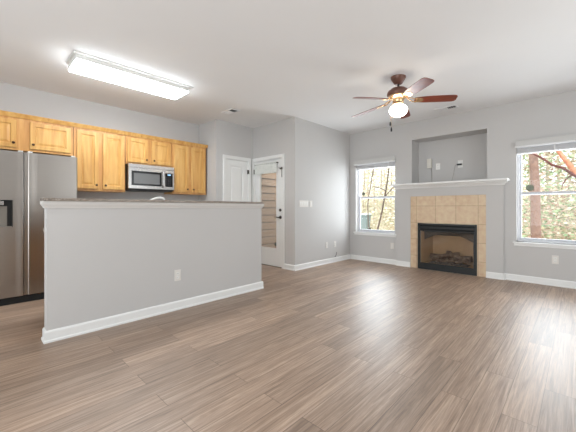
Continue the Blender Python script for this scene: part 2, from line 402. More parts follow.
def blind(r, label):
    root = thing('window_blind', label, 'blind', ((r[0] + r[1]) / 2, YF - .02, 1.93), 'raised window blinds')
    MB().box((r[0] - .01, YF - .055, 2.046), (r[1] + .01, YF - .001, 2.125), .004).build('valance', M_valance, root)
    MB().box((r[0] - .014, YF - .062, 2.028), (r[1] + .014, YF - .001, 2.0455), .003).build('valance_lip', M_blind, root)
    st = MB(); z = 1.953
    while z < 2.026:
        st.box((r[0] + .006, YF + .012, z), (r[1] - .006, YF + .062, z + .0035)); z += .0055
    st.build('slat_stack', M_slats, root)
    MB().box((r[0] + .006, YF + .01, 1.936), (r[1] - .006, YF + .064, 1.952), .003).build('bottom_rail', M_slats, root)
    for t in (.5, .83):
        x = r[0] + (r[1] - r[0]) * t
        MB().box((x - .007, YF + .006, 1.94), (x + .007, YF + .0115, 2.03)).build('lift_tape', M_blind, root)
    return root
blind(W1, 'white slatted blind pulled up at the top of the left window')
blind(W2, 'white slatted blind pulled up at the top of the right window')

# ------------------------------------------------------------------ glass door and pantry door
def casing(name, r, P, wd=.058, lab=None):
    mb = MB()
    o = (r[0] - wd, r[1] + wd, 0, r[3] + wd)
    mb.sheet(o, [(r[0], r[1], -.01, r[3])], lambda u, z, d: P(u, z, d - .018), .0175)
    mb.sheet((o[0], o[1], 0, o[3]), [(o[0] + .014, o[1] - .014, -.01, o[3] - .014)], lambda u, z, d: P(u, z, d - .024), .006)
    return struct(mb.build(name, M_trim), lab)
casing('trim_door_1', D1, PY(YD), lab='white casing round the glass door')
casing('trim_door_2', D2, PX(XP), lab='white casing round the pantry door')
# jamb liners
struct(MB().sheet((D1[0], D1[1], 0, D1[3]), [(D1[0] + .012, D1[1] - .012, -.01, D1[3] - .012)], PY(YD), .13).build('trim_jamb_1', M_trim))
struct(MB().sheet((D2[0], D2[1], 0, D2[3]), [(D2[0] + .012, D2[1] - .012, -.01, D2[3] - .012)], PX(XP), .13).build('trim_jamb_2', M_trim))
dr = bpy.data.objects.new('door_1', None); COL.objects.link(dr); dr.location = (-4.35, YD + .04, 0)
struct(dr, 'white exterior door with a tall glass pane')
y0 = YD + .012; a, b = D1[0] + .016, D1[1] - .016
G = (-4.60, -4.105, .34, 1.83)
MB().sheet((a, b, .012, 2.032), [G], PY(y0), .044).build('door_panel', M_trim, dr)
MB().sheet((G[0] - .03, G[1] + .028, G[2] - .03, G[3] + .03), [(G[0] + .012, G[1] - .01, G[2] + .012, G[3] - .012)], PY(y0 - .012), .0118).build('glass_frame', M_trim, dr)
MB().box((G[0] + .001, y0 + .018, G[2] + .001), (G[1] - .001, y0 + .024, G[3] - .001)).build('glass_pane', M_glass, dr)
hx = b - .045
d_ = MB().lathe((hx, y0, 1.075), [(.001, -.022), (.02, -.022), (.026, -.015), (.028, 0)], 18, 'y'); d_.box((hx - .004, y0 - .034, 1.062), (hx + .004, y0 - .02, 1.088), .002)
d_.build('deadbolt', M_nickel, dr, True)
l_ = MB().lathe((hx, y0, .94), [(.001, -.014), (.026, -.014), (.031, -.006), (.032, 0)], 18, 'y')
l_.tube([(hx, y0 - .01, .94), (hx, y0 - .05, .94), (hx - .02, y0 - .056, .941), (hx - .06, y0 - .056, .944), (hx - .11, y0 - .054, .946)], [.011, .011, .011, .009, .007])
l_.build('lever_handle', M_nickel, dr, True)
for z in (1.84, 1.05, .22):
    hb = MB().tube([(D1[0] + .013, YD - .006, z - .05), (D1[0] + .013, YD - .006, z + .05)], .007)
    hb.box((D1[0] - .004, YD - .0255, z - .045), (D1[0] + .03, YD - .0242, z + .045)); hb.build('hinge', M_nickel, dr)
MB().lathe((G[1] - .055, y0 + .0165, G[2] + .085), [(.001, 0), (.036, 0), (.036, .001), (.001, .001)], 20, 'y').build('sticker', M_decal2, dr)
# swing-bar door guard
gd = MB().box((D1[1] - .055, y0 - .03, 1.83), (D1[1] - .012, y0 - .001, 1.86), .003)
gd.box((D1[1] + .004, YD - .04, 1.825), (D1[1] + .03, YD - .0245, 1.865), .003)
gd.tube([(D1[1] + .012, YD - .036, 1.845), (D1[1] - .05, YD - .05, 1.852)], .006)
gd.tube([(D1[1] + .02, YD - .034, 1.83), (D1[1] + .02, YD - .036, 1.68)], .006)
gd.build('door_guard', M_nickel, dr)
MB().box((a, y0 - .004, .001), (b, y0 + .06, .011)).build('threshold', M_nickel, dr)
# curtain valance hung on the door
cv = thing('curtain_valance', 'pale gathered fabric valance across the top of the glass door', 'curtain', (-4.37, YD - .03, 1.78))
x0, x1 = -4.70, -4.075
rod = MB().tube([(x0 - .005, YD - .03, 1.965), (x1 + .005, YD - .03, 1.965)], .007)
rod.box((x0 - .004, YD - .034, 1.955), (x0 + .006, YD + .011, 1.975)); rod.box((x1 - .006, YD - .034, 1.955), (x1 + .004, YD + .011, 1.975))
rod.build('curtain_rod', M_nickel, cv)
fb = MB(); NX = 72
top, bot = [], []
for i in range(NX + 1):
    u = x0 + (x1 - x0) * i / NX; wv = .011 * math.sin(i * .98) + .004 * math.sin(i * 2.3)
    top.append((u, YD - .033 + wv * .4, 1.985)); bot.append((u, YD - .036 + wv, 1.775 + .004 * math.sin(i * .98)))
mid = [(t[0], (t[1] + q[1]) / 2 - .004, 1.9) for t, q in zip(top, bot)]
ring = lambda p: p + [(q[0], q[1] - .003, q[2]) for q in reversed(p)]
fb.loops([ring(top), ring(mid), ring(bot)])
fb.build('gathered_fabric', M_fabric, cv, True)

d2 = bpy.data.objects.new('door_2', None); COL.objects.link(d2); d2.location = (XP - .03, (D2[0] + D2[1]) / 2, 0)
struct(d2, 'narrow white panelled pantry door')
a, b = D2[0] + .015, D2[1] - .015; P2 = PX(XP - .008)
pn = [(a + .1, b - .1, .2, .95), (a + .1, b - .1, 1.1, 1.93)]
mb = MB().sheet((a, b, .012, 2.034), pn, P2, .036)
for p in pn: mb.rect_loops(p, [(0, 0), (.012, .012), (.03, .012), (.05, .003)], P2)
mb.build('door_panel', M_trim, d2)
for z in (1.83, 1.05, .22):
    hb = MB().tube([(XP + .004, D2[1] - .013, z - .045), (XP + .004, D2[1] - .013, z + .045)], .007)
    hb.box((XP + .0242, D2[1] - .02, z - .04), (XP + .0255, D2[1] + .01, z + .04)); hb.build('hinge', M_nickel, d2)
MB().lathe((XP - .008, a + .055, .94), [(.026, 0), (.026, .006), (.01, .01), (.01, .035), (.027, .045), (.03, .058), (.022, .07), (.001, .072)], 18, 'x').build('door_knob', M_nickel, d2, True)

# ------------------------------------------------------------------ ceiling items
fx = thing('ceiling_light', 'long rectangular fluorescent ceiling light with a glowing white diffuser', 'light', (-3.93, 1.39, 2.62))
hs = MB().box((-4.125, .735, 2.718), (-3.732, 2.066, H - .0005), .003)
hs.box((-4.118, .755, 2.668), (-3.765, 2.02, 2.719), .006); hs.build('housing', M_fixt, fx)
df = MB(); rr = lambda z, i: [(-4.135 + i, .762 + i, z), (-3.765 - i, .762 + i, z), (-3.765 - i, 2.01 - i, z), (-4.135 + i, 2.01 - i, z)]
df.loops([rr(2.667, .004), rr(2.664, .0), rr(2.650, .002), rr(2.642, .012), rr(2.638, .03)]); df.build('diffuser', M_diff, fx)

fan = thing('ceiling_fan', 'ceiling fan with five reddish brown blades and a lit globe', 'fan', (-1.62, 3.67, 2.2))
fcx, fcy = -1.62, 3.67
MB().lathe((fcx, fcy, 0), [(.09, H - .0005), (.09, 2.72), (.078, 2.70), (.05, 2.655), (.036, 2.645), (.001, 2.643)], 28).build('canopy', M_fanbrown, fan, True)
MB().lathe((fcx, fcy, 0), [(.012, 2.66), (.012, 2.595)], 14).build('downrod', M_iron, fan, True)
MB().lathe((fcx, fcy, 0), [(.02, 2.612), (.045, 2.604), (.085, 2.59), (.122, 2.562), (.134, 2.535), (.134, 2.515), (.125, 2.502), (.001, 2.50)], 32).build('motor_housing', M_fanbrown, fan, True)
MB().lathe((fcx, fcy, 0), [(.118, 2.5), (.118, 2.486), (.09, 2.47), (.066, 2.462), (.066, 2.43), (.058, 2.418), (.001, 2.416)], 28).build('switch_housing', M_brass, fan, True)
MB().lathe((fcx, fcy, 0), [(.05, 2.417), (.064, 2.41), (.066, 2.395), (.055, 2.388), (.001, 2.386)], 24).build('globe_fitter', M_brass, fan, True)
MB().lathe((fcx, fcy, 0), [(.052, 2.39), (.06, 2.383), (.09, 2.368), (.106, 2.342), (.108, 2.318), (.098, 2.288), (.072, 2.263), (.04, 2.249), (.001, 2.245)], 32).build('lamp_globe', M_globe, fan, True)
PH = -111.0
for k in range(5):
    t = R(PH + 72 * k); ca, sa = math.cos(t), math.sin(t)
    pit = R(12); zb = 2.445; droop = (-.065, -.01, -.012, -.035, -.06)[k]
    def fr(u, v, w=0.):                                            # u along the blade, v across, w up
        z = zb + (u - .1) * droop / .56 - v * math.sin(pit) + w
        vv = v * math.cos(pit)
        return (fcx + u * ca - vv * sa, fcy + u * sa + vv * ca, z)
    br = MB()
    for sg in (-1, 1):
        br.tube([fr(.105, 0, .025), fr(.14, sg * .028, .012), fr(.18, sg * .034, -.004), fr(.215, sg * .024, -.006)], .006)
    br.prism([(.195, -.05), (.27, -.04), (.3, 0), (.27, .04), (.195, .05), (.21, 0)], lambda p, w: fr(p[0], p[1], w), -.0075, -.0035)
    br.build('blade_bracket', M_brass, fan)
    out = [(.19, -.045), (.19, .045), (.30, .064), (.50, .070), (.625, .068), (.655, .058), (.668, .035), (.668, -.035), (.655, -.058), (.625, -.068), (.50, -.070), (.30, -.064)]
    MB().prism(out, lambda p, w: fr(p[0], p[1], w), -.003, .003).build('blade', M_blade, fan)
for (dx, dy, zl) in ((-.04, -.03, 2.135), (-.03, -.036, 2.06)):
    pc = MB().tube([(fcx + dx, fcy + dy, 2.43), (fcx + dx * 1.6, fcy + dy * 1.6, 2.34), (fcx + dx * 1.9, fcy + dy * 1.9, zl + .05)], .0018, 6).build('pull_chain', M_brass, fan)
    MB().lathe((fcx + dx * 1.9, fcy + dy * 1.9, zl), [(.003, .052), (.008, .045), (.011, .02), (.009, 0), (.001, -.002)], 12).build('chain_fob', M_iron, pc, True)

def ceiling_vent(cx, cy, sx, sy, label):
    root = thing('ceiling_vent', label, 'vent', (cx, cy, H - .02), 'ceiling air registers')
    MB().sheet((cx - sx / 2, cx + sx / 2, cy - sy / 2, cy + sy / 2), [(cx - sx / 2 + .02, cx + sx / 2 - .02, cy - sy / 2 + .02, cy + sy / 2 - .02)],
               lambda u, v, d: (u, v, H - .0105 + d), .01).build('frame', M_ceil, root)
    MB().box((cx - sx / 2 + .02, cy - sy / 2 + .02, H - .0025), (cx + sx / 2 - .02, cy + sy / 2 - .02, H - .0008)).build('duct_opening', M_slot, root)
    n = 9
    for i in range(n):
        u = cx - sx / 2 + .03 + (sx - .06) * i / (n - 1); sl = -.013 if i < 5 else .006
        MB().prism([(u - sl, H - .003), (u - sl + .0015, H - .003), (u + sl + .0015, H - .012), (u + sl, H - .012)], lambda p, t: (p[0], t, p[1]), cy - sy / 2 + .02, cy + sy / 2 - .02).build('louver', M_ceil, root)
    return root
ceiling_vent(-4.22, 3.02, .30, .17, 'white ceiling air register above the pantry door')
ceiling_vent(-1.55, 5.33, .32, .16, 'white ceiling air register near the fireplace wall behind the fan')

# ------------------------------------------------------------------ fireplace: mantel, tile, insert
mt = thing('mantel', 'white mantel shelf with moulded edge above the tiled fireplace', 'mantel', (-1.69, 5.66, 1.475))
MB().box((-2.615, 5.575, 1.535), (-.775, YF - .001, 1.566), .006).build('mantel_shelf', M_trim, mt)
cm = MB()
def mring(o, z): return [(BR[0] - o, YF - .001, z), (BR[0] - o, YBR - o - .001, z), (BR[1] + o, YBR - o - .001, z), (BR[1] + o, YF - .001, z)]
cm.loops([mring(.004, 1.476), mring(.012, 1.478), mring(.014, 1.49), mring(.026, 1.502), mring(.044, 1.515), (mring(.05, 1.523)), mring(.052, 1.5345)])
cm.build('crown', M_trim, mt)
ft = MB().sheet((-2.289, -1.079, 0.001, 1.329), [(FB[0] - .001, FB[1] + .001, 0, FB[3] + .001)], PY(YBR + .006), .043)
tag(ft.build('tile_surround', M_tile), 'beige square tile surround framing the black fireplace', 'tile surround')
fi = thing('fireplace_insert', 'black metal gas fireplace insert with glass front and ceramic logs', 'fireplace', (-1.68, 5.9, 0.002))
x0, x1, z1 = FB[0] + .002, FB[1] - .002, .838
MB().sheet((x0, x1, .004, z1), [(x0 + .045, x1 - .045, .118, .70), (x0 + .03, x1 - .03, .715, .825)], PY(YBR - .012), .03).build('surround_frame', M_iron, fi)
lv = MB().box((x0 + .028, YBR - .022, .80), (x1 - .028, YBR + .01, .83), .004).build('top_louver', M_iron, fi)
MB().box((x0 + .028, YBR - .024, .738), (x1 - .028, YBR + .01, .782), .005).build('hood', M_iron, fi)
MB().box((x0 + .03, YBR + .02, .712), (x1 - .03, YBR + .024, .828)).build('grille_backing', M_gasket, fi)
MB().box((x0 + .02, YBR - .016, .012), (x1 - .02, YBR - .0125, .10), .001).build('lower_panel', M_iron, fi)
MB().box((x0 + .044, YBR + .004, .117), (x1 - .044, YBR + .008, .701)).build('glass_pane', M_fglass, fi)
fbx = MB()
A = [(x0 + .05, YBR + .02), (x0 + .14, YBR + .38), (x1 - .14, YBR + .38), (x1 - .05, YBR + .02)]
zt = [.70, .60, .60, .70]
for i in range(3):
    p, q = A[i], A[i + 1]
    fbx.quad((p[0], p[1], .11), (q[0], q[1], .11), (q[0], q[1], zt[i + 1]), (p[0], p[1], zt[i]))
fbx.quad(*[(A[i][0], A[i][1], .11) for i in range(4)])
fbx.build('firebox', M_firebrick, fi)
MB().quad(*[(A[i][0], A[i][1], zt[i]) for i in range(4)]).build('firebox_hood', M_iron, fi)
# arched baffle inside the box, iron brown against the tan panels
ar = MB(); N = 18; pts = []
for i in range(N + 1):
    u = i / N; pts.append((x0 + .06 + (x1 - x0 - .12) * u, .52 + .14 * math.sin(math.pi * u)))
poly = [(x0 + .06, .698)] + pts + [(x1 - .06, .698)]
ar.prism(poly, lambda p, t: (p[0], t, p[1]), YBR + .12, YBR + .125); ar.build('arched_baffle', mat('iron_brown_panel', (104, 92, 80), .85, var=.1), fi)
eb = MB(); gx, gy = 16, 6; rows = []
for j in range(gy + 1):
    rows.append([(x0 + .15 + (x1 - x0 - .3) * i / gx, YBR + .06 + .24 * j / gy, .115 + .06 * math.sin(math.pi * j / gy) * (.6 + .4 * random.random()) * math.sin(math.pi * min(1, max(0, i / gx))) ** .5) for i in range(gx + 1)])
for j in range(gy):
    for i in range(gx): eb.quad(rows[j][i], rows[j][i + 1], rows[j + 1][i + 1], rows[j + 1][i])
bmesh.ops.remove_doubles(eb.bm, verts=eb.bm.verts, dist=1e-5); eb.build('ember_bed', M_ember, fi, True)
def log(p, q, r):
    p, q = Vector(p), Vector(q); n = 9; pts = []; rs = []
    for i in range(n):
        t = i / (n - 1); c = p.lerp(q, t) + Vector((random.uniform(-.008, .008), random.uniform(-.008, .008), random.uniform(-.008, .008)))
        pts.append(c); rs.append(r * random.uniform(.85, 1.12))
    MB().tube(pts, rs, 10).build('log', M_log, fi, True)
log((-2.02, 5.99, .22), (-1.33, 6.0, .22), .055)
log((-1.95, 5.86, .20), (-1.52, 5.93, .30), .042)
log((-1.34, 5.84, .19), (-1.72, 5.94, .31), .042)
log((-1.86, 5.80, .17), (-1.60, 5.86, .19), .03)
log((-1.55, 5.79, .17), (-1.40, 5.88, .20), .028)

# ------------------------------------------------------------------ plates, switches, outlets
def outlet_at(P, u, z, label, group='wall outlets'):
    o = thing('outlet', label, 'outlet', P(u, z - .06, 0), group)
    MB().box(P(u - .037, z - .06, -.0005), P(u + .037, z + .06, -.006), .002).build('cover_plate', M_offwhite, o)
    for s in (-1, 1):
        c = z + s * .021
        r_ = MB().box(P(u - .017, c - .014, -.0062), P(u + .017, c + .014, -.009), .004).build('receptacle', M_white, o)
        sl = MB()
        for q in (-.006, .006): sl.box(P(u + q - .0012, c - .003, -.0091), P(u + q + .0012, c + .006, -.0095))
        sl.build('slot', M_slot, r_)
    return o
outlet_at(PX(HW[1]), 1.57, .376, 'white outlet on the grey half wall')
outlet_at(PX(XS), 4.92, .372, 'white outlet low on the grey wall, left one of two')
outlet_at(PX(XS), 5.205, .368, 'white outlet low on the grey wall, right one of two, above a cable stub')
outlet_at(PY(YF), -2.665, .365, 'white outlet under the left window')
outlet_at(PY(YF), -.245, .375, 'white outlet under the right window')
def switch_at(P, u, z, gangs, label):
    w_ = .045 * gangs + .026
    o = thing('light_switch', label, 'switch', P(u, z - .06, 0), 'light switches')
    MB().box(P(u - w_ / 2, z - .06, -.0005), P(u + w_ / 2, z + .06, -.006), .002).build('cover_plate', M_offwhite, o)
    for i in range(gangs):
        c = u + (i - (gangs - 1) / 2) * .046
        MB().box(P(c - .016, z - .033, -.0062), P(c + .016, z + .033, -.0095), .002).build('rocker', M_white, o)
    return o
switch_at(PX(XS), 4.222, 1.19, 5, 'wide white multi gang light switch plate beside the glass door')
switch_at(PX(XS), 4.425, 1.19, 1, 'single white light switch right of the wide switch plate')
st = MB().tube([(XS + .001, 5.20, .105), (XS + .02, 5.2, .12), (XS + .03, 5.215, .16), (XS + .022, 5.235, .2)], .008)
tag(st.build('cable', mat('cable_grey', (140, 138, 136), .5)), 'short grey cable stub sticking out above the baseboard', 'cable')

nb = thing('wall_box', 'small beige box on the left of the niche wall, cable hanging below', 'box', (-2.065, niche_d, 1.87))
MB().box((-2.113, niche_d - .045, 1.878), (-2.035, niche_d - .0005, 2.055), .004).build('box_body', mat('beige_plastic', (222, 217, 207), .5), nb)
MB().box((-2.104, niche_d - .049, 1.886), (-2.044, niche_d - .0455, 2.046), .001).build('box_lid', mat('beige_plastic', (222, 217, 207), .5), nb)
c1 = MB().tube([(-2.04, niche_d - .012, 1.877), (-2.037, niche_d - .008, 1.8), (-2.036, niche_d - .008, 1.6), (-2.036, niche_d - .01, 1.574)], .004)
tag(c1.build('cable', M_cable), 'straight tan cable hanging down from the beige niche box', 'cable')
np_ = thing('blank_plate', 'white wall plate in the niche, between the beige box and the black plug', 'wall plate', (-1.927, niche_d, 1.83))
MB().box((-1.965, niche_d - .006, 1.838), (-1.888, niche_d - .0005, 1.957), .002).build('cover_plate', M_white, np_)
for z in (1.87, 1.925): MB().lathe((-1.927, niche_d - .006, z), [(.001, -.0012), (.004, -.0012), (.004, 0)], 10, 'y').build('screw', M_nickel, np_)
no = thing('outlet', 'white outlet in the niche with a black plug in it', 'outlet', (-1.543, niche_d, 1.85), 'niche outlets')
MB().box((-1.588, niche_d - .006, 1.843), (-1.507, niche_d - .0005, 1.975), .002).build('cover_plate', M_white, no)
MB().box((-1.565, niche_d - .0085, 1.925), (-1.53, niche_d - .0062, 1.955), .002).build('receptacle', M_white, no)
cb = thing('power_cord', 'black plug with a thin cord drooping to the niche floor', 'cord', (-1.6, niche_d, 1.575))
MB().box((-1.597, niche_d - .04, 1.885), (-1.52, niche_d - .0088, 1.913), .005).build('plug', M_black, cb)
MB().tube([(-1.596, niche_d - .025, 1.90), (-1.625, niche_d - .03, 1.885), (-1.64, niche_d - .02, 1.83), (-1.66, niche_d - .02, 1.7), (-1.685, niche_d - .025, 1.60), (-1.69, niche_d - .05, 1.576)], .003).build('cord', M_cable, cb)

# ------------------------------------------------------------------ half wall cap
tr = MB()
def hr(o, z): return [(HW[0] - o, HW[2] - o, z), (HW[1] + o, HW[2] - o, z), (HW[1] + o, HW[3] + o, z), (HW[0] - o, HW[3] + o, z)]
for za, zb in ((0, 1),):
    tr.loops([hr(.0006, 1.112), hr(.010, 1.113), hr(.012, 1.124), hr(.02, 1.135), hr(.026, 1.150), hr(.026, 1.1705)], False, False)
    tr.loops([hr(.0006, 1.112), hr(.0006, 1.1705), hr(.026, 1.1705)], False, False)
bmesh.ops.remove_doubles(tr.bm, verts=tr.bm.verts, dist=1e-5)
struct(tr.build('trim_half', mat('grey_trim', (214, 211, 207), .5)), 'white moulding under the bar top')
tag(MB().box((-3.335, .412, 1.1715), (-3.135, 2.80, 1.196), .004).build('bar_top', M_granite), 'long speckled granite bar top on the grey half wall', 'countertop')

# ------------------------------------------------------------------ kitchen: refrigerator
XFR = -4.72
rf = thing('refrigerator', 'stainless steel side by side refrigerator with a dispenser at the left', 'refrigerator', (-5.03, .51, 0))
MB().box((-5.365, .062, .05), (XFR - .065, .96, 1.765), .006).build('cabinet_body', mat('fridge_side', (120, 118, 116), .45, .4), rf)
ext = lambda p, z: (p[1], p[0], z)
def flat(ya, yb, z0, z1, mb): mb.prism([(ya, XFR - .06), (yb, XFR - .06), (yb, XFR), (ya, XFR)], ext, z0, z1)
D = (.112, .338, .894, 1.205)
def fz_edge(mb, z0, z1):                                            # freezer door, right of the dispenser, lip curling out at the seam
    mb.prism([(D[1], XFR - .06), (.424, XFR - .06), (.431, XFR - .03), (.431, XFR + .001), (.426, XFR + .004), (.415, XFR + .004), (.40, XFR + .003), (.38, XFR + .001), (.36, XFR), (D[1], XFR)], ext, z0, z1)
fz = MB()
fz_edge(fz, .085, 1.77); flat(.06, D[0], .085, 1.77, fz); flat(D[0], D[1], .085, D[2], fz); flat(D[0], D[1], D[3], 1.77, fz)
fd = fz.build('freezer_door', M_steel, rf)
dk = MB().box((XFR - .0595, D[0], D[2]), (XFR - .0545, D[1], D[3]))
dk.box((XFR - .0545, D[1] - .004, D[2]), (XFR - .001, D[1] - .0005, D[3])); dk.box((XFR - .0545, D[0] + .0005, D[2]), (XFR - .001, D[0] + .004, D[3]))
dk.box((XFR - .0545, D[0] + .004, D[3] - .004), (XFR - .001, D[1] - .004, D[3] - .0005)); dk.build('dispenser_recess', M_black, fd)
MB().box((XFR - .0545, D[0] + .02, D[2] + .005), (XFR - .046, D[1] - .045, D[3] - .07), .002).build('dispenser_paddle', mat('dispenser_grey', (130, 124, 116), .4, .3), fd)
MB().box((XFR - .05, D[0] + .02, D[3] - .06), (XFR - .006, D[1] - .075, D[3] - .012), .004).build('dispenser_spout', M_steel2, fd)
MB().box((XFR - .0545, D[0] + .005, D[2] + .0005), (XFR - .004, D[1] - .005, D[2] + .008), .001).build('drip_tray', M_steel, fd)
rd = MB()
rd.prism([(.965, XFR - .06), (.452, XFR - .06), (.440, XFR - .035), (.440, XFR - .012), (.472, XFR - .012), (.475, XFR + .002), (.48, XFR + .004), (.505, XFR + .003), (.535, XFR + .001), (.56, XFR), (.955, XFR), (.965, XFR - .01)], ext, .085, 1.77)
rd.build('fridge_door', M_steel, rf)
MB().box((XFR - .058, .425, .09), (XFR - .035, .447, 1.765)).build('door_gasket', M_gasket, rf)
MB().box((-5.3, .08, .0), (XFR - .012, .95, .078), .003).build('toe_grille', M_gasket, rf)
for ya in (.08, .385, .47, .90):
    MB().box((XFR - .1, ya, 1.7705), (XFR - .02, ya + .045, 1.788), .004).build('hinge_cap', mat('hinge_grey', (200, 200, 198), .4), rf)

# ------------------------------------------------------------------ kitchen: wall cabinets
def raised_door(parent, xf, u0, u1, z0, z1, knob, m=None):
    P = lambda u, z, d: (xf + d, u, z)
    d = MB().rect_loops((u0, u1, z0, z1), [(0, 0), (0, .016), (.004, .020), (.05, .020), (.056, .008), (.064, .008), (.088, .017)], P, True)
    o = d.build('door', m or M_maple, parent)
    ku = u1 - .03 if knob[0] == 'r' else u0 + .03
    kz = z0 + .055 if knob[1] == 'b' else z1 - .055
    MB().lathe((xf + .020, ku, kz), [(.008, 0), (.007, .012), (.014, .017), (.016, .024), (.011, .029), (.001, .03)], 14, 'x').build('knob', M_knob, o, True)
    return o
def cabinet(name, label, u0, u1, z0, z1, doors, xb=XK + .001, xf=-5.07, group='maple wall cabinets', kz='b', dz=(.03, .075)):
    root = thing(name, label, 'cabinet', ((xb + xf) / 2, (u0 + u1) / 2, z0), group)
    c = MB().box((xb, u0 + .001, z0), (xf, u1 - .001, z1))
    c.build('carcass', M_maple2, root)
    for i, (a, b) in enumerate(doors):
        raised_door(root, xf + .003, a, b, z0 + dz[0], z1 - dz[1], ('r' if i == 0 else 'l') + kz)
    return root
ZT = 2.283
cabinet('wall_cabinet', 'short maple wall cabinet with two doors above the refrigerator', -.10, .985, 1.835, ZT, [(-.06, .396), (.525, .955)])
cabinet('wall_cabinet', 'tall maple wall cabinet between refrigerator and microwave', .99, 1.655, 1.36, ZT, [(1.025, 1.29), (1.345, 1.63)])
cabinet('wall_cabinet', 'short maple wall cabinet directly above the microwave', 1.66, 2.40, 1.80, ZT, [(1.685, 1.995), (2.055, 2.375)])
cabinet('wall_cabinet', 'tall maple wall cabinet at the right end, beside the microwave', 2.405, 3.065, 1.36, ZT, [(2.43, 2.705), (2.76, 3.03)])
cw = MB().prism([(-5.069, 2.24), (-5.055, 2.24), (-5.045, 2.262), (-5.03, 2.285), (-5.03, 2.292), (-5.069, 2.292)], lambda p, t: (p[0], t, p[1]), -.1, 3.085)
tag(cw.build('crown_moulding', M_maple), 'maple moulding strip running along the top of the wall cabinets', 'moulding')

mw = thing('microwave', 'stainless steel over the range microwave with dark window under the cabinet', 'microwave', (-5.17, 2.03, 1.392))
XM = -4.965; m0, m1 = 1.668, 2.392
MB().box((XK + .002, m0, 1.395), (XM - .03, m1, 1.798), .004).build('body', M_black, mw)
pw = lambda u, z, d: (XM - d, u, z)
dm = 2.215
w_ = (m0 + .055, dm - .055, 1.478, 1.68)
dd = MB().sheet((m0, dm, 1.418, 1.742), [w_], pw, .029).build('door', M_steel2, mw)
MB().sheet((w_[0] - .012, w_[1] + .012, w_[2] - .012, w_[3] + .012), [(w_[0] + .02, w_[1] - .012, w_[2] + .016, w_[3] - .02)], lambda u, z, d: pw(u, z, d - .002), .0018).build('window_surround', M_blackglass, dd)
MB().box((XM - .012, w_[0] + .0005, w_[2] + .0005), (XM - .004, w_[1] - .0005, w_[3] - .0005)).build('window', mat('mesh_window', (110, 110, 110), .25, .2, var=.05, scale=60), dd)
MB().tube([(XM, dm - .022, 1.455), (XM + .03, dm - .022, 1.47), (XM + .038, dm - .022, 1.58), (XM + .03, dm - .022, 1.70), (XM, dm - .022, 1.715)], .011, 10).build('handle', M_steel2, dd, True)
cp = MB().box((XM - .029, dm + .003, 1.418), (XM, m1, 1.742), .002).build('control_panel', M_steel2, mw)
MB().box((XM + .0002, dm + .022, 1.465), (XM + .002, m1 - .028, 1.69)).build('keypad', M_blackglass, cp)
MB().box((XM + .0022, dm + .06, 1.655), (XM + .003, m1 - .06, 1.675)).build('display', emis('clock_display', (150, 190, 230), .5), cp)
for r_ in range(5):
    for c_ in range(3):
        MB().box((XM + .0022, dm + .036 + c_ * .032, 1.49 + r_ * .03), (XM + .0028, dm + .056 + c_ * .032, 1.506 + r_ * .03)).build('button', mat('key_grey', (52, 54, 56), .5), cp)
vg = MB().box((XM - .029, m0, 1.745), (XM - .001, m1, 1.798), .002); vg.build('vent_grille', M_steel2, mw)
MB().box((XK + .01, m0 + .02, 1.388), (XM - .04, m1 - .02, 1.3945)).build('underside', M_black, mw)

# ------------------------------------------------------------------ kitchen: base units (behind the half wall)
def base(u0, u1, label, side=1):
    if side == 1:
        r_ = thing('base_cabinet', label, 'cabinet', (-5.08, (u0 + u1) / 2, 0), 'base cabinets')
        MB().box((XK + .001, u0, .10), (-4.80, u1, .868)).build('carcass', M_maple, r_)
        MB().box((XK + .02, u0, .0), (-4.86, u1, .0995)).build('toe_kick', M_gasket, r_)
        m_ = (u0 + u1) / 2
        for a, b, kk in ((u0 + .02, m_ - .02, 'rt'), (m_ + .02, u1 - .02, 'lt')): raised_door(r_, -4.7995, a, b, .13, .84, kk)
    return r_
base(.99, 1.64, 'maple base cabinet between refrigerator and range')
base(2.41, 3.09, 'maple base cabinet at the far end of the kitchen')
tag(MB().box((XK + .001, .985, .87), (-4.77, 1.645, .91), .004).build('countertop', M_granite), 'granite countertop beside the refrigerator', 'countertop')
tag(MB().box((XK + .001, 2.405, .87), (-4.77, 3.095, .91), .004).build('countertop', M_granite), 'granite countertop at the far end of the kitchen', 'countertop')
rg = thing('range', 'stainless steel cooking range below the microwave', 'range', (-5.08, 2.025, 0))
MB().box((XK + .002, 1.65, .0), (-4.78, 2.40, .905), .005).build('body', M_black, rg)
od = MB().box((-4.7795, 1.66, .2), (-4.745, 2.39, .8), .004).build('oven_door', M_steel, rg)
MB().tube([(-4.745, 1.72, .75), (-4.70, 1.73, .75), (-4.70, 2.32, .75), (-4.745, 2.33, .75)], .011).build('handle', M_steel2, od)
MB().box((XK + .003, 1.652, .9055), (-5.31, 2.398, 1.06), .004).build('back_guard', M_black, rg)
MB().box((-4.7795, 1.66, .03), (-4.75, 2.39, .185), .004).build('drawer', M_steel, rg)
sb = thing('sink_cabinet', 'maple sink base cabinet behind the half wall', 'cabinet', (-3.6, 1.6, 0))
MB().box((-3.88, .535, .1), (HW[0] - .0235, 2.80, .868)).build('carcass', M_maple, sb)
MB().box((-3.82, .55, .0), (HW[0] - .0235, 2.78, .0995)).build('toe_kick', M_gasket, sb)
sc_ = MB().sheet((-3.93, HW[0] - .001, .507, 2.82), [(-3.83, -3.47, 1.1, 1.85)], lambda u, v, d: (u, v, .91 - d), .04)
tag(sc_.build('countertop', M_granite), 'lower granite sink counter behind the half wall', 'countertop')
sk = MB(); 
def sr(i, z): return [(-3.85 + i, 1.08 + i, z), (-3.45 - i, 1.08 + i, z), (-3.45 - i, 1.87 - i, z), (-3.85 + i, 1.87 - i, z)]
sk.loops([sr(0, .9105), sr(0, .914), sr(.022, .914), sr(.024, .872)], False, True)
tag(sk.build('sink', M_steel2), 'steel sink set in the lower counter behind the half wall', 'sink')
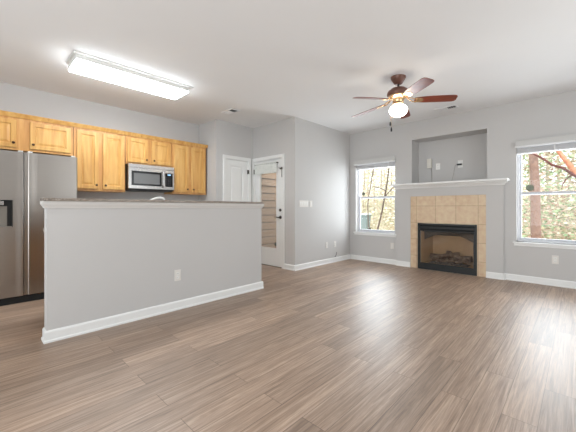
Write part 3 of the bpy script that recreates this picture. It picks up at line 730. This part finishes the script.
fc = thing('faucet', 'bright gooseneck faucet arching just above the granite bar top', 'faucet', (-3.40, 1.53, .91))
MB().lathe((-3.40, 1.53, 0), [(.028, .9105), (.028, .92), (.02, .93), (.018, .97), (.001, .972)], 16).build('base', M_chrome, fc, True)
MB().tube([(-3.40, 1.53, .97), (-3.40, 1.535, 1.15), (-3.402, 1.532, 1.19), (-3.41, 1.515, 1.221), (-3.425, 1.49, 1.232), (-3.44, 1.46, 1.228), (-3.46, 1.425, 1.213), (-3.48, 1.39, 1.192), (-3.49, 1.375, 1.15)], .012, 10).build('spout', M_white, fc, True)
MB().tube([(-3.40, 1.515, .95), (-3.40, 1.48, .96), (-3.395, 1.44, .985)], .008).build('handle', M_chrome, fc, True)

# ------------------------------------------------------------------ outdoors
M_ground = speckle_material('leaf_litter', [(196, 176, 150), (210, 194, 168), (176, 156, 132), (220, 208, 186), (186, 184, 150), (204, 182, 160)], 14, .9)
M_siding = mat('tan_siding', (188, 158, 130), .7, var=.05, scale=6)
M_leaf1 = leaf_material('pale_leaves', [(214, 209, 188), (206, 205, 180), (226, 222, 208), (200, 199, 174), (188, 192, 166), (232, 228, 216), (214, 200, 182)])
M_leaf2 = leaf_material('mixed_leaves', [(152, 174, 134), (186, 180, 150), (200, 170, 156), (128, 156, 118), (202, 196, 174), (164, 142, 124), (218, 206, 192), (162, 180, 144)])
M_bark = mat('grey_bark', (196, 186, 172), .9, rgb2=(164, 152, 140), scale=14, bump=.4)
M_redbark = mat('red_bark', (146, 120, 108), .9, rgb2=(122, 98, 88), scale=10, bump=.4)
M_sapling = mat('sapling_bark', (104, 90, 82), .9, rgb2=(78, 66, 60), scale=14)
M_orange = mat('orange_bark', (208, 146, 116), .8, rgb2=(186, 120, 92), scale=10)
M_darkred = mat('dark_red_bark', (112, 62, 54), .8, rgb2=(84, 46, 42), scale=10)

g = MB(); rows = []
for j in range(25):
    y = 5.95 + j * 1.3
    rows.append([(-26 + i * 2.0, y, -.12 + .05 * math.sin(i * 1.3 + j) + max(0, y - 17) * .16) for i in range(23)])
for j in range(24):
    for i in range(22): g.quad(rows[j][i], rows[j][i + 1], rows[j + 1][i + 1], rows[j + 1][i])
bmesh.ops.remove_doubles(g.bm, verts=g.bm.verts, dist=1e-4)
struct(g.build('ground', M_ground), 'leaf covered woodland ground outside')
sd = MB(); z = -.1; XSD = -5.34
while z < 3.0:
    sd.prism([(XSD - .04, z + .024), (XSD, z + .024), (XSD - .014, z + .172), (XSD - .04, z + .172)], lambda p, t: (p[0], t, p[1]), YD + .15, 6.8); z += .172
struct(MB().box((XSD - .1, YD + .15, -.1), (XSD - .041, 6.8, 3.0)).build('wall_shadow_backing', mat('siding_gap_shadow', (92, 74, 60), .9)), 'dark backing coloured as the shadow between the siding boards')  # dark brown sheet stands in for the shadow line under each board
struct(sd.build('wall_siding', M_siding), 'tan lap siding outside the glass door')
struct(MB().box((XSD, YD + .15, -.12), (XS - .15, 6.8, -.02)).build('porch_floor', mat('porch_concrete', (190, 184, 174), .9)), 'porch slab outside the glass door')

def gz(y): return -.12 + max(0, y - 17) * .16
def leaves(name, mtl, count, box, size, label):
    mb = MB()
    for _ in range(count):
        y = random.uniform(*box[2:4]); f = y / box[2]
        x = random.uniform(box[0], box[1]) * y
        z = gz(y) + random.random() ** box[6] * box[5]
        s_ = size * random.uniform(.5, 1.3)
        m_ = Matrix.Rotation(random.uniform(0, 6.3), 3, 'Z') @ Matrix.Rotation(random.uniform(.3, 1.6), 3, 'X')
        c = Vector((x, y, z))
        mb.quad(*[c + m_ @ Vector(q) for q in ((-s_, 0, 0), (0, -s_ * .6, .1 * s_), (s_, 0, 0), (0, s_ * .6, .1 * s_))])
    return tag(mb.build(name, mtl), label, 'foliage', None, 'stuff')
leaves('understory', M_leaf1, 24000, (-.68, -.42, 14.8, 27, 0, 7.0, 1.9), .075, 'pale winter undergrowth outside the left window')
leaves('understory', M_leaf2, 24000, (-.18, .10, 12.5, 25, 0, 7.0, 1.5), .07, 'green and tan undergrowth outside the right window')

def tree(name, label, base_, h_, r_, lean, m_, nb, group, seed, crooked=.06):
    rnd = random.Random(seed)
    root = thing(name, label, 'tree', base_, group)
    pts, rs = [], []; n = 10
    for i in range(n):
        t = i / (n - 1)
        pts.append((base_[0] + lean[0] * t + rnd.uniform(-crooked, crooked) * (t > 0), base_[1] + lean[1] * t + rnd.uniform(-crooked, crooked) * (t > 0), base_[2] + h_ * t)); rs.append(r_ * (1 - .65 * t))
    MB().tube(pts, rs, 9).build('trunk', m_, root, True)
    for k in range(nb):
        i = rnd.randint(2, n - 2); p = Vector(pts[i]); a = rnd.uniform(0, 6.28); L = rnd.uniform(.6, 1.8) * h_ / 7
        q = [p + Vector((math.cos(a) * L * t, math.sin(a) * L * t * .5, L * .75 * t ** 1.3 + rnd.uniform(-.05, .05))) for t in (0, .3, .6, 1)]
        MB().tube(q, [rs[i] * .5, rs[i] * .4, rs[i] * .28, rs[i] * .1], 6).build('branch', m_, root, True)
    return root
LB1 = 'thin bare tree in the woods outside the left window'
for i, (s_, y, r_) in enumerate([(-.60, 20, .07), (-.575, 17, .05), (-.55, 22, .08), (-.53, 18.5, .05), (-.505, 21, .07), (-.485, 17.5, .045), (-.465, 23, .09), (-.62, 24, .09)]):
    tree('bare_tree', LB1, (s_ * y, y, gz(y)), 8 + (i % 3), r_, (.3 * math.sin(i * 2.1), 0), M_bark, 4, 'bare trees outside the left window', 20 + i)
LB2 = 'thin bare tree in the woods outside the right window'
for i, (s_, y, r_) in enumerate([(-.055, 19, .08), (-.02, 17, .05), (.01, 20, .09), (-.09, 22, .09), (-.04, 23, .08), (.045, 18, .06), (.08, 21, .08)]):
    tree('bare_tree', LB2, (s_ * y, y, gz(y)), 8 + (i % 3), r_, (.3 * math.sin(i * 1.7), 0), M_bark, 4, 'bare trees outside the right window', 50 + i)
tree('tree', 'thick reddish trunk at the left side of the right window', (-.80, 10.2, -.12), 8, .12, (-.2, 0), M_redbark, 3, None, 81, .03)
# crooked sapling close to the left window
sp_ = thing('sapling', 'dark crooked sapling leaning up close outside the left window', 'tree', (-4.62, 9.4, -.12))
MB().tube([(-5.0, 9.4, -.12), (-4.915, 9.4, .141), (-4.843, 9.4, .446), (-4.701, 9.4, .981), (-4.63, 9.4, 1.376), (-4.561, 9.4, 1.702), (-4.509, 9.4, 2.026), (-4.458, 9.4, 2.412), (-4.441, 9.4, 2.832), (-4.43, 9.4, 3.4)], [.04, .034, .03, .027, .026, .025, .023, .021, .018, .015], 9).build('trunk', M_sapling, sp_, True)
for q in ([(-4.58, 9.4, 1.66), (-4.63, 9.4, 1.721), (-4.843, 9.4, 1.797), (-5.062, 9.4, 1.841)], [(-4.62, 9.4, 1.42), (-4.578, 9.4, 1.506), (-4.424, 9.4, 1.664), (-4.289, 9.4, 1.819)], [(-5.0, 9.4, -.1), (-5.2, 9.4, .5), (-5.22, 9.4, 1.2), (-5.18, 9.4, 1.56), (-5.118, 9.4, 1.827), (-5.062, 9.4, 2.129), (-5.007, 9.4, 2.462), (-4.98, 9.4, 2.8)]):
    MB().tube(q, [.016] + [.015] * (len(q) - 2) + [.008], 7).build('branch', M_sapling, sp_, True)
# tree whose limbs cross the right window
lt = thing('tree', 'tree outside the right window with orange and dark red limbs reaching across', 'tree', (1.35, 8.3, -.12))
MB().tube([(1.35, 8.3, -.12), (1.33, 8.3, 1.0), (1.3, 8.3, 1.8), (1.3, 8.32, 3.4), (1.26, 8.3, 5.5)], [.17, .15, .13, .11, .07], 10).build('trunk', M_redbark, lt, True)
MB().tube([(1.31, 8.3, .6), (.6, 8.3, .95), (.084, 8.3, 1.582), (-.029, 8.3, 1.776), (-.175, 8.3, 2.039), (-.28, 8.3, 2.233), (-.341, 8.3, 2.363), (-.45, 8.3, 2.75)], [.09, .07, .052, .048, .044, .04, .036, .03], 9).build('limb', M_orange, lt, True)
MB().tube([(1.31, 8.3, .95), (.5, 8.22, 1.3), (.12, 8.2, 1.56), (-.014, 8.2, 1.699), (-.129, 8.2, 1.815), (-.232, 8.2, 1.913), (-.398, 8.2, 1.99), (-.507, 8.2, 2.104), (-.587, 8.2, 2.175), (-.66, 8.2, 2.225), (-.8, 8.2, 2.32)], [.05, .036, .03, .027, .026, .025, .024, .022, .019, .015, .008], 8).build('limb', M_darkred, lt, True)
MB().tube([(-.07, 8.2, 1.77), (-.1, 8.2, 1.763), (-.187, 8.2, 1.69), (-.232, 8.2, 1.593), (-.25, 8.2, 1.5)], [.014, .014, .013, .01, .006], 7).build('branch', M_darkred, lt, True)
# wheeled bin outside the left window
bn = thing('trash_bin', 'grey green wheeled bin standing outside the left window', 'bin', (-7.92, 14.0, -.1))
M_bin = mat('bin_plastic', (118, 136, 140), .5)
def bl(w_, d_, z): return [(-7.92 - w_, 14 - d_, z), (-7.92 + w_, 14 - d_, z), (-7.92 + w_, 14 + d_, z), (-7.92 - w_, 14 + d_, z)]
MB().loops([bl(.14, .17, -.06), bl(.2, .22, .70), bl(.225, .245, .71), bl(.225, .245, .76)]).build('bin_body', M_bin, bn)
MB().loops([bl(.235, .255, .765), bl(.235, .255, .79), bl(.2, .22, .84)]).build('bin_lid', mat('bin_lid_grey', (196, 206, 204), .5), bn)
for s_ in (-1, 1): MB().lathe((-7.92 + s_ * .17, 14.16, .0), [(.001, -.02), (.1, -.02), (.1, .02), (.001, .02)], 16, 'x').build('wheel', M_black, bn)
MB().tube([(-8.09, 14.24, .73), (-8.09, 14.3, .75), (-7.75, 14.3, .75), (-7.75, 14.24, .73)], .015).build('handle', M_bin, bn)
